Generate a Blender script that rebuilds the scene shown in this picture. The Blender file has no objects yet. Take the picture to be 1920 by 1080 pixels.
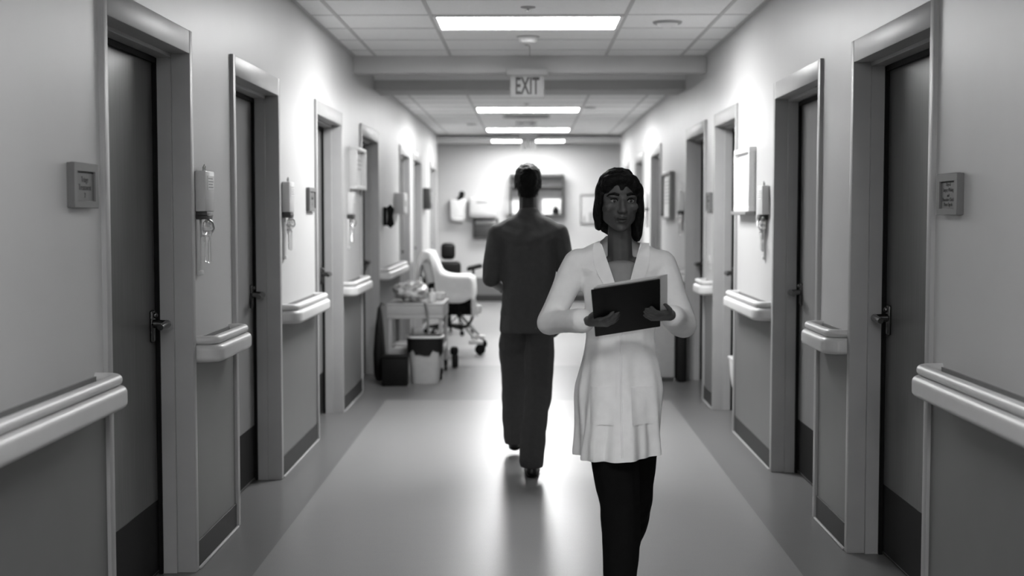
import bpy, bmesh, math, random
from mathutils import Vector, Matrix, noise
random.seed(7)
PI = math.pi
SC = bpy.context.scene
COL = SC.collection

# ------------------------------------------------------------------ materials
def mat(name, v, rough=0.5, spec=0.5, var=0.06, scale=30.0, bump=0.0, bscale=200.0, metal=0.0, trans=0.0, stretch=(1, 1, 1), grain=False, coat=0.0, alpha=1.0):
    m = bpy.data.materials.new(name); m.use_nodes = True
    nt = m.node_tree; b = nt.nodes['Principled BSDF']
    b.inputs['Roughness'].default_value = rough
    b.inputs['Specular IOR Level'].default_value = spec
    b.inputs['Metallic'].default_value = metal
    b.inputs['Transmission Weight'].default_value = trans
    b.inputs['Coat Weight'].default_value = coat
    b.inputs['Coat Roughness'].default_value = 0.12
    b.inputs['Alpha'].default_value = alpha
    tc = nt.nodes.new('ShaderNodeTexCoord')
    mp = nt.nodes.new('ShaderNodeMapping'); mp.inputs['Scale'].default_value = stretch
    nt.links.new(tc.outputs['Object'], mp.inputs['Vector'])
    n = nt.nodes.new('ShaderNodeTexNoise'); n.inputs['Scale'].default_value = scale; n.inputs['Detail'].default_value = 4
    if grain: n.inputs['Distortion'].default_value = 0.6
    nt.links.new(mp.outputs['Vector'], n.inputs['Vector'])
    r = nt.nodes.new('ShaderNodeMapRange')
    r.inputs['From Min'].default_value = 0.3; r.inputs['From Max'].default_value = 0.7
    r.inputs['To Min'].default_value = v * (1 - var); r.inputs['To Max'].default_value = v * (1 + var)
    nt.links.new(n.outputs['Fac'], r.inputs['Value'])
    nt.links.new(r.outputs['Result'], b.inputs['Base Color'])
    if bump:
        n2 = nt.nodes.new('ShaderNodeTexNoise'); n2.inputs['Scale'].default_value = bscale; n2.inputs['Detail'].default_value = 3
        nt.links.new(tc.outputs['Object'], n2.inputs['Vector'])
        bp = nt.nodes.new('ShaderNodeBump'); bp.inputs['Strength'].default_value = bump; bp.inputs['Distance'].default_value = 0.01
        nt.links.new(n2.outputs['Fac'], bp.inputs['Height']); nt.links.new(bp.outputs['Normal'], b.inputs['Normal'])
    return m

def emis(name, strength):
    m = bpy.data.materials.new(name); m.use_nodes = True
    nt = m.node_tree; nt.nodes.remove(nt.nodes['Principled BSDF'])
    e = nt.nodes.new('ShaderNodeEmission'); e.inputs['Strength'].default_value = strength
    e.inputs['Color'].default_value = (1, 1, 1, 1)
    nt.links.new(e.outputs[0], nt.nodes['Material Output'].inputs['Surface'])
    return m

WALL_V = 0.52
M = {}
M['wall'] = mat('wall_paint', WALL_V, 0.42, 0.4, 0.02, 3, 0.04, 260)
M['wains'] = mat('wall_guard_panel', 0.14, 0.45, 0.4, 0.03, 5, 0.05, 300)
M['base'] = mat('rubber_base', 0.035, 0.55, 0.2, 0.05, 20)
M['frame'] = mat('frame_paint', 0.34, 0.42, 0.4, 0.03, 8)
M['wood'] = mat('door_veneer', 0.095, 0.3, 0.5, 0.18, 6, 0.0, stretch=(14, 14, 0.5), grain=True)
M['woodlit'] = mat('door_veneer_lit', 0.21, 0.3, 0.5, 0.12, 6, 0.0, stretch=(14, 14, 0.5), grain=True)  # same veneer, light from the nearest ceiling panel put into its colour
M['kick'] = mat('kick_plate', 0.008, 0.55, 0.15, 0.1, 30)
M['rail'] = mat('rail_vinyl', 0.55, 0.38, 0.45, 0.02, 20, 0.02, 500)
M['railgap'] = mat('rail_retainer', 0.2, 0.5, 0.4)
M['ceil'] = mat('ceiling_tile', 0.86, 0.85, 0.2, 0.05, 120, 0.15, 400)
M['tee'] = mat('grid_tee', 0.5, 0.5, 0.4, 0.03, 20)
M['soffit'] = mat('soffit_paint', 0.50, 0.6, 0.3, 0.02, 6)
M['white'] = mat('white_plastic', 0.75, 0.35, 0.5, 0.02, 20)
M['offwhite'] = mat('off_white_plastic', 0.55, 0.4, 0.5, 0.03, 20)
M['grey'] = mat('grey_plastic', 0.22, 0.4, 0.5, 0.04, 20)
M['midgrey'] = mat('mid_grey_plastic', 0.33, 0.45, 0.5, 0.04, 20)
M['dgrey'] = mat('dark_grey_plastic', 0.04, 0.45, 0.5, 0.06, 20)
M['black'] = mat('black_plastic', 0.006, 0.55, 0.12, 0.2, 30)
M['blackvinyl'] = mat('black_vinyl', 0.007, 0.5, 0.2, 0.2, 60, 0.1, 150)
M['chrome'] = mat('dark_chrome', 0.14, 0.2, 0.5, 0.05, 30, metal=1.0)
M['steel'] = mat('brushed_steel', 0.55, 0.25, 0.5, 0.05, 40, metal=1.0)
M['clear'] = mat('clear_plastic', 0.9, 0.08, 0.5, 0.0, 10, trans=0.85)
M['signgrey'] = mat('sign_frame', 0.15, 0.5, 0.4, 0.03, 40)
M['signpanel'] = mat('sign_insert', 0.13, 0.5, 0.4, 0.03, 40)
M['ink'] = mat('sign_ink', 0.03, 0.5, 0.3, 0.1, 40)
M['cartgrey'] = mat('cart_plastic', .38, .5, .4, .04, 20)
M['exitface'] = mat('exit_sign_face', .36, .45, .4, .02, 30)
M['exitink'] = mat('exit_letter_ink', 0.05, 0.5, 0.3, 0.1, 40)
M['paper'] = mat('paper', 0.8, 0.7, 0.2, 0.03, 20)
M['papertext'] = mat('printed_paper_grey', 0.45, 0.7, 0.2, 0.2, 40)
M['sheet'] = mat('bed_sheet', 0.85, 0.85, 0.2, 0.03, 15, 0.2, 25)
M['skin_f'] = mat('skin_deep', 0.085, 0.5, 0.35, 0.08, 40, 0.03, 300)
M['skin_m'] = mat('skin_dark', 0.025, 0.5, 0.35, 0.08, 40, 0.03, 300)
M['hair'] = mat('black_hair', 0.005, 0.6, 0.15, 0.3, 80, 0.5, 120, stretch=(3, 3, 0.4))
M['coat'] = mat('white_coat', 0.9, 0.85, 0.2, 0.03, 25, 0.12, 60)
M['shirt'] = mat('grey_blouse', 0.30, 0.85, 0.2, 0.05, 40, 0.1, 80)
M['scrub'] = mat('scrub_cloth', 0.08, 0.9, 0.15, 0.05, 40, 0.12, 50)
M['trouser'] = mat('grey_trouser_cloth', 0.07, 0.9, 0.15, 0.05, 40, 0.12, 50)
M['tights'] = mat('black_trouser_cloth', 0.006, 0.9, 0.1, 0.1, 40, 0.1, 50)
M['shoe'] = mat('black_leather', 0.008, 0.4, 0.5, 0.1, 40)
M['lip'] = mat('lip', 0.035, 0.4, 0.4, 0.1, 60)
M['eyewhite'] = mat('eye_white', 0.25, 0.2, 0.5, 0.02, 40)
M['iris'] = mat('dark_iris', 0.01, 0.1, 0.5, 0.1, 40)
LIGHT_E = 17.0
M['lamp'] = emis('lamp_diffuser', LIGHT_E)
M['lamp_far'] = emis('lamp_diffuser_far', LIGHT_E * 0.6)
M['lamp_dim'] = emis('lamp_diffuser_dim', LIGHT_E * 0.26)
M['lamp_back'] = emis('lamp_diffuser_rear', LIGHT_E * 2.2)

# floor: pale centre field, darker side bands and a dark cross band (inlaid sheet vinyl), fine speckle
def floor_mat():
    m = bpy.data.materials.new('floor_vinyl'); m.use_nodes = True
    nt = m.node_tree; b = nt.nodes['Principled BSDF']; L = nt.links.new
    tc = nt.nodes.new('ShaderNodeTexCoord'); sp = nt.nodes.new('ShaderNodeSeparateXYZ')
    L(tc.outputs['Object'], sp.inputs[0])
    def math_(op, a, c=None, val=None):
        n = nt.nodes.new('ShaderNodeMath'); n.operation = op
        L(a, n.inputs[0])
        if c is not None: L(c, n.inputs[1])
        elif val is not None: n.inputs[1].default_value = val
        return n.outputs[0]
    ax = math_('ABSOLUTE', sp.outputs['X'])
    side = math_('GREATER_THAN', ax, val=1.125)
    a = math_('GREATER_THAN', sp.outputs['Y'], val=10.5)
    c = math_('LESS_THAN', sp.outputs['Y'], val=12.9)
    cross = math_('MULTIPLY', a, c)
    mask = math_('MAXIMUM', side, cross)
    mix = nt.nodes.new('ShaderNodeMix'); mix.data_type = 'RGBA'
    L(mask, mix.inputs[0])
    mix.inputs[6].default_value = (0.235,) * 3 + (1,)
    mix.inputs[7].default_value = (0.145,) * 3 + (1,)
    n = nt.nodes.new('ShaderNodeTexNoise'); n.inputs['Scale'].default_value = 260; n.inputs['Detail'].default_value = 5
    L(tc.outputs['Object'], n.inputs['Vector'])
    r = nt.nodes.new('ShaderNodeMapRange'); r.inputs['From Min'].default_value = .3; r.inputs['From Max'].default_value = .7
    r.inputs['To Min'].default_value = .84; r.inputs['To Max'].default_value = 1.14
    L(n.outputs['Fac'], r.inputs['Value'])
    mul = nt.nodes.new('ShaderNodeMix'); mul.data_type = 'RGBA'; mul.blend_type = 'MULTIPLY'; mul.inputs[0].default_value = 1
    L(mix.outputs[2], mul.inputs[6]); L(r.outputs['Result'], mul.inputs[7])
    L(mul.outputs[2], b.inputs['Base Color'])
    b.inputs['Roughness'].default_value = 0.30
    b.inputs['Specular IOR Level'].default_value = 0.34
    n2 = nt.nodes.new('ShaderNodeTexNoise'); n2.inputs['Scale'].default_value = 9; n2.inputs['Detail'].default_value = 2
    L(tc.outputs['Object'], n2.inputs['Vector'])
    bp = nt.nodes.new('ShaderNodeBump'); bp.inputs['Strength'].default_value = 0.05; bp.inputs['Distance'].default_value = 0.01
    L(n2.outputs['Fac'], bp.inputs['Height']); L(bp.outputs['Normal'], b.inputs['Normal'])
    return m
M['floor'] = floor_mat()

# ------------------------------------------------------------------ mesh helpers
class MB:
    def __init__(s): s.bm = bmesh.new()
    def box(s, x0, x1, y0, y1, z0, z1, bev=0.0, seg=2, mtx=None):
        t = bmesh.new()
        bmesh.ops.create_cube(t, size=1.0)
        for v in t.verts:
            v.co = Vector(((x0 + x1) / 2 + v.co.x * (x1 - x0), (y0 + y1) / 2 + v.co.y * (y1 - y0), (z0 + z1) / 2 + v.co.z * (z1 - z0)))
        if bev: bmesh.ops.bevel(t, geom=t.edges[:], offset=bev, segments=seg, profile=0.5, affect='EDGES')
        if mtx: t.transform(mtx)
        return s.add(t)
    def add(s, t):
        me = bpy.data.meshes.new('tmp'); t.to_mesh(me); t.free(); s.bm.from_mesh(me); bpy.data.meshes.remove(me); return s
    def tube(s, pts, r, n=12, caps=True):
        pts = [Vector(p) for p in pts]
        rs = r if isinstance(r, (list, tuple)) else [r] * len(pts)
        rings = []; up = None
        for i, p in enumerate(pts):
            d = (pts[min(i + 1, len(pts) - 1)] - pts[max(i - 1, 0)]).normalized()
            if up is None:
                up = Vector((0, 0, 1)) if abs(d.z) < 0.9 else Vector((1, 0, 0))
            a = (up - d * up.dot(d)).normalized(); up = a; b = d.cross(a)
            rings.append([p + (a * math.cos(2 * PI * k / n) + b * math.sin(2 * PI * k / n)) * rs[i] for k in range(n)])
        return s.loft(rings, caps)
    def cyl(s, p0, p1, r0, r1=None, n=24): return s.tube([p0, p1], [r0, r0 if r1 is None else r1], n)
    def loft(s, rings, caps=True, closed=True):
        bm = s.bm; vr = [[bm.verts.new(p) for p in r] for r in rings]; n = len(rings[0])
        for a, b in zip(vr, vr[1:]):
            for k in range(n if closed else n - 1):
                j = (k + 1) % n
                bm.faces.new((a[k], a[j], b[j], b[k]))
        if caps:
            bm.faces.new(list(reversed(vr[0]))); bm.faces.new(vr[-1])
        return s
    def lathe(s, prof, c=(0, 0, 0), n=32, sx=1.0, sy=1.0):
        rings = [[(c[0] + sx * r * math.cos(2 * PI * k / n), c[1] + sy * r * math.sin(2 * PI * k / n), c[2] + z) for k in range(n)] for r, z in prof]
        return s.loft(rings, True)
    def ball(s, c, r, n=2):
        t = bmesh.new(); bmesh.ops.create_icosphere(t, subdivisions=n, radius=1)
        rr = r if isinstance(r, (list, tuple)) else (r, r, r)
        for v in t.verts: v.co = Vector((c[0] + v.co.x * rr[0], c[1] + v.co.y * rr[1], c[2] + v.co.z * rr[2]))
        return s.add(t)
    def sweep(s, prof, path, caps=True):
        """prof: (offset, z) loop; path: list of ((x, y), (nx, ny)) with outward directions"""
        return s.loft([[(p[0] + n[0] * o, p[1] + n[1] * o, z) for o, z in prof] for p, n in path], caps)
    def mesh(s, name):
        bmesh.ops.recalc_face_normals(s.bm, faces=s.bm.faces[:])
        me = bpy.data.meshes.new(name); s.bm.to_mesh(me); s.bm.free(); return me
    def build(s, name, m, parent=None, loc=(0, 0, 0), rz=0.0, smooth=True, ang=40):
        me = s.mesh(name)
        return link(name, me, m, parent, loc, rz, smooth, ang)

def link(name, me, m, parent=None, loc=(0, 0, 0), rz=0.0, smooth=True, ang=40):
    if smooth:
        me.polygons.foreach_set('use_smooth', [True] * len(me.polygons))
        me.set_sharp_from_angle(angle=math.radians(ang))
    o = bpy.data.objects.new(name, me); COL.objects.link(o)
    if m: me.materials.append(M[m] if isinstance(m, str) else m)
    if parent: o.parent = parent
    o.location = loc; o.rotation_euler = (0, 0, rz)
    return o

def tag(o, label, cat, group=None, kind=None):
    o['label'] = label; o['category'] = cat
    if group: o['group'] = group
    if kind: o['kind'] = kind
    return o
def thing(name, label, cat, loc=(0, 0, 0), rz=0.0, group=None, kind=None):
    o = bpy.data.objects.new(name, None); COL.objects.link(o)
    o.empty_display_size = 0.1; o.location = loc; o.rotation_euler = (0, 0, rz)
    return tag(o, label, cat, group, kind)
def struct(o, label, cat): return tag(o, label, cat, kind='structure')

def text_mesh(txt, size, depth, sx=1.0, align='CENTER', bold=0.0):
    cu = bpy.data.curves.new('txt', 'FONT'); cu.body = txt; cu.size = size; cu.extrude = depth; cu.align_x = align; cu.align_y = 'CENTER'; cu.offset = bold
    ob = bpy.data.objects.new('txt', cu); COL.objects.link(ob)
    dg = bpy.context.evaluated_depsgraph_get()
    me = bpy.data.meshes.new_from_object(ob.evaluated_get(dg))
    bpy.data.objects.remove(ob); bpy.data.curves.remove(cu)
    if sx != 1.0: me.transform(Matrix.Diagonal((sx, 1, 1, 1)))
    me.materials.clear()
    return me
# local x of text -> which axis; text is made in the XY plane facing +Z
FACE_CAM = Matrix(((1, 0, 0, 0), (0, 0, -1, 0), (0, 1, 0, 0), (0, 0, 0, 1)))        # faces -Y, reads left to right along +X
FACE_PX = Matrix(((0, 0, 1, 0), (1, 0, 0, 0), (0, 1, 0, 0), (0, 0, 0, 1)))           # faces +X, reads along +Y

# ------------------------------------------------------------------ dimensions of the place
XL, XR = -1.38, 1.405
C1, C2, C3 = 2.72, 2.67, 2.64      # ceilings: near section, far section, lobby
SOF = 2.584                         # underside of the two cross beams
YB, YE, YW = -6.0, 20.3, 22.35      # corridor back end, corridor far end, end wall
FH, HD, JB = 2.215, 0.095, 0.05     # frame height, header and jamb face
LD = [(4.30, 5.45), (6.20, 7.37), (8.62, 9.84), (10.97, 12.25), (14.30, 15.50), (15.95, 17.2), (18.75, 20.0)]
RD = [(4.62, 5.80), (6.41, 7.62), (8.97, 10.04), (10.56, 11.83), (14.1, 15.25), (16.2, 17.4), (18.6, 19.8)]
WT = 0.22

# ------------------------------------------------------------------ shell
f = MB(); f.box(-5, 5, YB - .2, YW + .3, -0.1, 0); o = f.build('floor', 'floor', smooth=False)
struct(o, 'polished vinyl floor with pale centre lane and dark edge bands', 'floor')

def side_wall(X, sgn, doors, name, label):
    w = MB(); xo = X + sgn * WT
    a, b = min(X, xo), max(X, xo)
    y = YB
    for (d0, d1) in doors:
        w.box(a, b, y, d0 + .012, 0, 2.9)
        w.box(a, b, d0 + .012, d1 - .012, FH - .02, 2.9)
        y = d1 - .012
    w.box(a, b, y, YE, 0, 2.9)
    struct(w.build(name, 'wall', smooth=False), label, 'wall')
    # guard panel under the rail and rubber base, split at the doors
    p = MB(); q = MB(); t = MB(); y = YB
    for (d0, d1) in list(doors) + [(YE, YE)]:
        if d0 - y > 0.03:
            x0, x1 = X, X - sgn * 0.004
            p.box(min(x0, x1), max(x0, x1), y + .003, d0 - .003, 0.10, 0.90)
            x1 = X - sgn * 0.009
            q.box(min(x0, x1), max(x0, x1), y + .003, d0 - .003, 0, 0.115, .002, 1)
            x2, x3 = X - sgn * 0.009, X - sgn * 0.022
            t.box(min(x2, x3), max(x2, x3), y + .003, d0 - .003, 0, 0.010, .003, 1)
        y = d1
    side = 'left' if sgn < 0 else 'right'
    struct(p.build('trim_1' if sgn < 0 else 'trim_2', 'wains', smooth=False), 'grey guard panelling on the %s wall under the handrails' % side, 'wall panel')
    bo = q.build('baseboard_' + side, 'base', smooth=False); struct(bo, 'dark rubber baseboard along the %s wall' % side, 'baseboard')
    t.build('cove_toe', 'midgrey', bo)
side_wall(XL, -1, LD, 'wall_left', 'painted corridor wall on the left with seven doorways')
side_wall(XR, 1, RD, 'wall_right', 'painted corridor wall on the right with seven doorways')
w = MB(); w.box(XL - WT, XR + WT, YB - .2, YB, 0, 2.9); struct(w.build('wall_back', 'wall', smooth=False), 'plain wall closing the corridor behind the viewer', 'wall')
w = MB(); w.box(-4.2, 4.2, YW, YW + .2, 0, 2.9); struct(w.build('wall_front', 'wall', smooth=False), 'pale end wall facing down the corridor', 'wall')
w = MB(); w.box(-4.2, XL - WT, YE - .2, YE, 0, 2.9); w.box(-4.2, -4.0, YE, YW, 0, 2.9); struct(w.build('wall_side', 'wall', smooth=False), 'lobby side wall beyond the left corner', 'wall')
w = MB(); w.box(XR + WT, 4.2, YE - .2, YE, 0, 2.9); w.box(4.0, 4.2, YE, YW, 0, 2.9); struct(w.build('wall_far_side', 'wall', smooth=False), 'lobby side wall beyond the right corner', 'wall')
w = MB(); w.box(-4, 4, YW - .012, YW, 0, .11, .002, 1); struct(w.build('baseboard_front', 'base', smooth=False), 'dark baseboard along the end wall', 'baseboard')
w = MB(); w.box(-4, 4, YW - .006, YW, .11, .40); struct(w.build('trim_3', 'wains', smooth=False), 'grey guard strip low on the end wall', 'wall panel')

# ceilings
c = MB(); c.box(XL - WT, XR + WT, YB, 10.6, C1, C1 + .08); c.box(XL - WT, XR + WT, 10.6, 12.0, C1 + .06, C1 + .14)
c.box(XL - WT, XR + WT, 12.0, YE, C2, C2 + .08); c.box(-4.2, 4.2, YE, YW, C3, C3 + .08)
struct(c.build('ceiling', 'ceil', smooth=False), 'suspended ceiling of white mineral tiles', 'ceiling')
g = MB()
def tees(y0, y1, z, ycross, xs, cuts):
    for x in xs: g.box(x - .012, x + .012, y0, y1, z - .004, z + .002)
    for yc in ycross: g.box(XL, XR, yc - .008, yc + .008, z - .003, z + .002)
    g.box(XL, XL + .022, y0, y1, z - .005, z + .002); g.box(XR - .022, XR, y0, y1, z - .005, z + .002)
XS = (-1.205, -.612, .612, 1.205)
tees(YB, 10.6, C1, [8.43 + .6 * k for k in range(-24, 4)], XS, None)
tees(12.5, YE, C2, [15.05 + .6 * k for k in range(-4, 9)], XS, None)
struct(g.build('trim_4', 'tee', smooth=False), 'thin metal grid lines between the ceiling tiles', 'ceiling grid')
b = MB()
b.box(XL, XR, 10.60, 10.74, SOF, C1 + .1, .004, 1)
for k in (-1.085, -.59, .59, 1.09): b.box(k - .012, k + .012, 10.735, 10.78, SOF + .004, SOF + .03)
b.box(XL, XR, 12.02, 12.55, SOF - .002, C1 + .2, .004, 1)
struct(b.build('trim_5', 'soffit', smooth=False), 'two painted cross beams under the ceiling near the exit sign', 'ceiling beam')
b = MB(); b.box(XL, XR, YE, YE + .15, 2.598, C2 + .1, .004, 1)
struct(b.build('trim_6', 'soffit', smooth=False), 'painted beam across the far end of the corridor', 'ceiling beam')

# ------------------------------------------------------------------ doors
DOORN = 0
def door(side, d0, d1, ajar, label, leaf='wood', open_deg=0):
    """local frame: +x out of the wall into the corridor, y along; root on the floor at the wall face, centre of the doorway"""
    global DOORN; DOORN += 1
    X = XL if side < 0 else XR
    rz = 0 if side < 0 else PI
    root = thing('door_%d' % DOORN, label, 'door', (X, (d0 + d1) / 2, 0), rz, kind='structure')
    hw = (d1 - d0) / 2; s = 1 if side < 0 else -1      # s: local +y is away from the camera on the left wall
    FO = 0.016; DF = -0.128                              # frame face, door face
    fr = MB()
    for e in (-1, 1):
        y0, y1 = sorted((e * hw, e * (hw - JB)))
        fr.box(-WT + .01, FO, y0, y1, 0, FH, .004, 2)
        a, c_ = sorted((e * (hw - JB + .001), e * (hw - JB - .016)))
        fr.box(DF + .002, -.058, a, c_, 0, FH - HD - .001, .002, 1)
    fr.box(-WT + .01, FO - .0005, -hw + JB - .002, hw - JB + .002, FH - HD, FH - .0005, .004, 2)
    fr.box(DF + .002, -.058, -hw + JB, hw - JB, FH - HD - .016, FH - HD + .001, .002, 1)
    fr.build('frame', 'frame', root)
    ih = hw - JB
    ga = MB()
    for e in (-1, 1):
        y0, y1 = sorted((e * (hw - JB), e * (hw - JB - .030)))
        ga.box(DF - .003, DF + .014, y0 + .0008, y1 - .0008, .002, FH - HD - .018, .002, 1)
    ga.box(DF - .003, DF + .0135, -hw + JB + .031, hw - JB - .031, FH - HD - .040, FH - HD - .0165, .002, 1)
    ga.build('smoke_gasket', 'black', root)
    # leaf hinged on the near side (camera side); far edge stands a touch off the stop
    lf = MB(); near, far = -s * (ih - .004), s * (ih - ajar)
    y0, y1 = sorted((near, far))
    T = Matrix.Translation((DF - .012, near, 0)) @ Matrix.Rotation(math.radians(open_deg) * s, 4, 'Z') @ Matrix.Translation((-(DF - .012), -near, 0))
    lf.box(DF - .045, DF - .004, y0, y1, .012, FH - HD - .006, .002, 1, T)
    L = lf.build('leaf', leaf, root)
    k = MB(); k.box(DF - .0045, DF - .002, y0 + .012, y1 - .012, .02, .31, .001, 1, T); k.build('kick_plate', 'kick', L)
    h = MB(); hy = far - s * .07; hz = 1.035
    h.box(DF - .006, DF + .010, hy - .022, hy + .022, hz - .075, hz + .055, .009, 3, T)
    h.ball(T @ Vector((DF + .012, hy, hz + .035)), (.012, .012, .012))
    h.tube([T @ Vector(p) for p in ((DF, hy, hz), (DF + .05, hy, hz), (DF + .062, hy - s * .006, hz), (DF + .066, hy - s * .025, hz), (DF + .066, hy - s * .12, hz - .004))], [.018, .016, .017, .016, .012], 14)
    h.build('handle', 'chrome', L)
    hg = MB()
    for z in (.25, 1.05, 1.85): hg.cyl((DF + .001, near + s * .001, z), (DF + .001, near + s * .001, z + .11), .007, n=10)
    hg.build('hinges', 'steel', L)
    return root
nm = ['nearest door on the left wall, dark wood veneer beside the first room sign',
      'second door on the left wall, veneer with lamp light painted in and black kick plate',
      'third door on the left wall beside the brightest stretch of wall',
      'fourth door on the left wall behind the utility cart, in shade',
      'fifth door on the left wall past the utility cart',
      'sixth door on the left wall behind the white draped recliner',
      'last door on the left wall next to the far corner']
for i, (a, b_) in enumerate(LD): door(-1, a, b_, .014, nm[i], 'woodlit' if i in (1, 2) else 'wood')  # second and third leaves get the veneer lightened for lamp light
nm = ['nearest door on the right wall, dark wood veneer beside the text heavy room sign',
      'second door on the right wall, veneer with lamp light painted in and black kick plate',
      'third door on the right wall with the white bin in its recess',
      'fourth door on the right wall behind the linen hamper, in shade',
      'fifth door on the right wall past the tall framed notice',
      'sixth door on the right wall behind the woman\'s hair, in shade',
      'last door on the right wall hidden behind the walking woman']
for i, (a, b_) in enumerate(RD): door(1, a, b_, .014, nm[i], 'woodlit' if i in (1, 2) else 'wood')

# ------------------------------------------------------------------ handrails
def stadium(o, zc, w, h, n=8):
    """rounded profile loop (offset, z); w = thickness, h = height"""
    r = min(w, h) / 2; pts = []
    for (cx, cz, a0) in ((o + w / 2 - r, zc + h / 2 - r, 0), (o - w / 2 + r, zc + h / 2 - r, 90), (o - w / 2 + r, zc - h / 2 + r, 180), (o + w / 2 - r, zc - h / 2 + r, 270)):
        for k in range(n):
            a = math.radians(a0 + 90 * k / (n - 1)); pts.append((cx + r * math.cos(a), cz + r * math.sin(a)))
    return pts
def rail_path(y0, y1, out, r, inset):
    """from the wall at y0, out, along, and back to the wall at y1; local +x out of the wall. Centre line path with outward normals"""
    p = []
    p.append(((-.001, y0), (0, -1))); p.append(((out - r, y0), (0, -1)))
    for k in range(1, 8):
        a = math.radians(90 * k / 8); n = (math.sin(a), -math.cos(a))
        p.append(((out - r + r * n[0], y0 + r + r * n[1]), n))
    p.append(((out, y0 + r), (1, 0))); p.append(((out, y1 - r), (1, 0)))
    for k in range(1, 8):
        a = math.radians(90 * k / 8); n = (math.cos(a), math.sin(a))
        p.append(((out - r + r * n[0], y1 - r + r * n[1]), n))
    p.append(((out - r, y1), (0, 1))); p.append(((-.001, y1), (0, 1)))
    return p
def handrail(side, y0, y1, label):
    X = XL if side < 0 else XR
    yc = (y0 + y1) / 2; h = (y1 - y0) / 2
    root = thing('handrail', label, 'handrail', (X, yc, .86), 0 if side < 0 else PI, 'handrails along the corridor walls')
    m = MB(); m.sweep([(o_, z - .86) for o_, z in stadium(0, .9515, .040, .037)], rail_path(-h + .02, h - .02, .078, .05, 0)); m.build('grip_rail', 'rail', root)
    m = MB(); m.sweep([(o_, z - .86) for o_, z in stadium(0, .8965, .046, .074)], rail_path(-h + .012, h - .012, .090, .06, 0)); m.build('bumper_rail', 'rail', root)
    m = MB(); m.box(0.0, .085, -h + .05, h - .05, .066, .078); m.box(.0, .008, -h + .03, h - .03, .01, .10); m.build('retainer', 'railgap', root)
    return root
for y0, y1, n in ((-4.0, 4.24, 'pale vinyl handrail on the left wall nearest the viewer, cut off by the picture edge'),
                  (5.48, 6.14, 'short pale handrail on the left between the first two doors'),
                  (7.42, 8.58, 'brightly lit pale handrail on the left between second and third doors'),
                  (9.88, 10.93, 'short pale handrail on the left just before the cross beams'),
                  (12.3, 14.25, 'pale handrail on the left wall above the utility cart'),
                  (17.25, 18.7, 'pale handrail on the left between the two farthest doors')):
    handrail(-1, y0, y1, n)
for y0, y1, n in ((-4.0, 4.54, 'pale vinyl handrail on the right wall nearest the viewer, cut off by the picture edge'),
                  (5.82, 6.36, 'short pale handrail on the right between the first two doors'),
                  (7.66, 8.88, 'brightly lit pale handrail on the right below the framed notice'),
                  (10.08, 10.52, 'shortest pale handrail, on the right between third and fourth doors'),
                  (11.88, 14.05, 'pale handrail on the right wall behind the woman\'s arm'),
                  (15.3, 16.15, 'far pale handrail on the right hidden behind the walking woman')):
    handrail(1, y0, y1, n)

# ------------------------------------------------------------------ ceiling fixtures
def ceiling_light(y, z, label, m='lamp'):
    root = thing('ceiling_light', label, 'ceiling light', (0, y, z - .012), 0, 'recessed ceiling lights')
    fm = MB()
    for x0, x1, y0, y1 in ((-.60, .60, -.30, -.275), (-.60, .60, .275, .30), (-.60, -.575, -.275, .275), (.575, .60, -.275, .275)):
        fm.box(x0, x1, y0, y1, -.002, .012, .001, 1)
    fm.build('light_frame', 'white', root)
    d = MB(); d.box(-.575, .575, -.275, .275, .001, .006); d.build('diffuser', m, root, smooth=False)
ceiling_light(8.73, C1, 'large lit ceiling panel nearest the viewer, before the exit sign')
ceiling_light(15.35, C2, 'lit ceiling panel just below the exit sign in the picture')
ceiling_light(19.05, C2, 'lit ceiling panel last before the far beam')
ceiling_light(21.4, C3, 'lit ceiling panel in the lobby behind the far exit sign', 'lamp_far')
ceiling_light(2.35, C1, 'dimmer ceiling panel overhead just in front of the viewer', 'lamp_dim')
ceiling_light(-3.7, C1, 'lit ceiling panel overhead behind the viewer', 'lamp_back')

def exit_sign(x, y, zt, w, h, label, letters=True):
    root = thing('exit_sign', label, 'exit sign', (x, y, zt), 0, 'exit signs')
    c = MB(); c.box(-w * .62, w * .62, -.05, .045, -.055, 0, .004, 2); c.build('canopy', 'exitface', root)
    b = MB(); b.box(-w / 2, w / 2, -.022, .022, -.055 - h, -.054, .005, 2)
    B = b.build('sign_box', 'exitface', root)
    me = text_mesh('EXIT', .186 * h / .172, .0015, .50 * w / .265, bold=.004)
    me.transform(Matrix.Translation((0, -.0232, -.055 - h / 2 - .002)) @ FACE_CAM)
    link('letters', me, 'exitink', B, smooth=False)
exit_sign(-.007, 10.545, 2.612, .265, .172, 'white exit sign with dark letters on the front cross beam')
exit_sign(.008, 20.24, 2.668, .23, .185, 'small far exit sign in front of the lobby light')
def round_fixture(name, label, cat, x, y, z, prof, m='white', grp=None):
    b = MB(); b.lathe(prof, n=40); o = b.build(name, m, None, (x, y, z)); return tag(o, label, cat, grp)
sp = thing('ceiling_speaker', 'round white speaker grille set in the ceiling at right', 'speaker', (.905, 8.757, C1))
q = MB(); q.lathe([(.095, -.001), (.095, -.006), (.088, -.013), (.078, -.015), (.072, -.011), (.0705, .0)], n=40); q.build('bezel', 'midgrey', sp)
q = MB(); q.lathe([(.071, -.004), (.068, -.016), (.055, -.028), (.03, -.036), (.008, -.038)], n=40); q.build('grille', 'white', sp)
sd = thing('smoke_detector', 'white smoke detector on the ceiling just beyond the nearest light', 'smoke detector', (0, 9.47, C1))
q = MB(); q.lathe([(.07, 0), (.07, -.012), (.062, -.016), (.06, -.03), (.05, -.042), (.02, -.046)], n=36); q.build('housing', 'white', sd)
q = MB(); q.lathe([(.08, .0), (.08, -.004), (.07, -.006)], n=36); q.build('base_ring', 'midgrey', sd)
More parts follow.
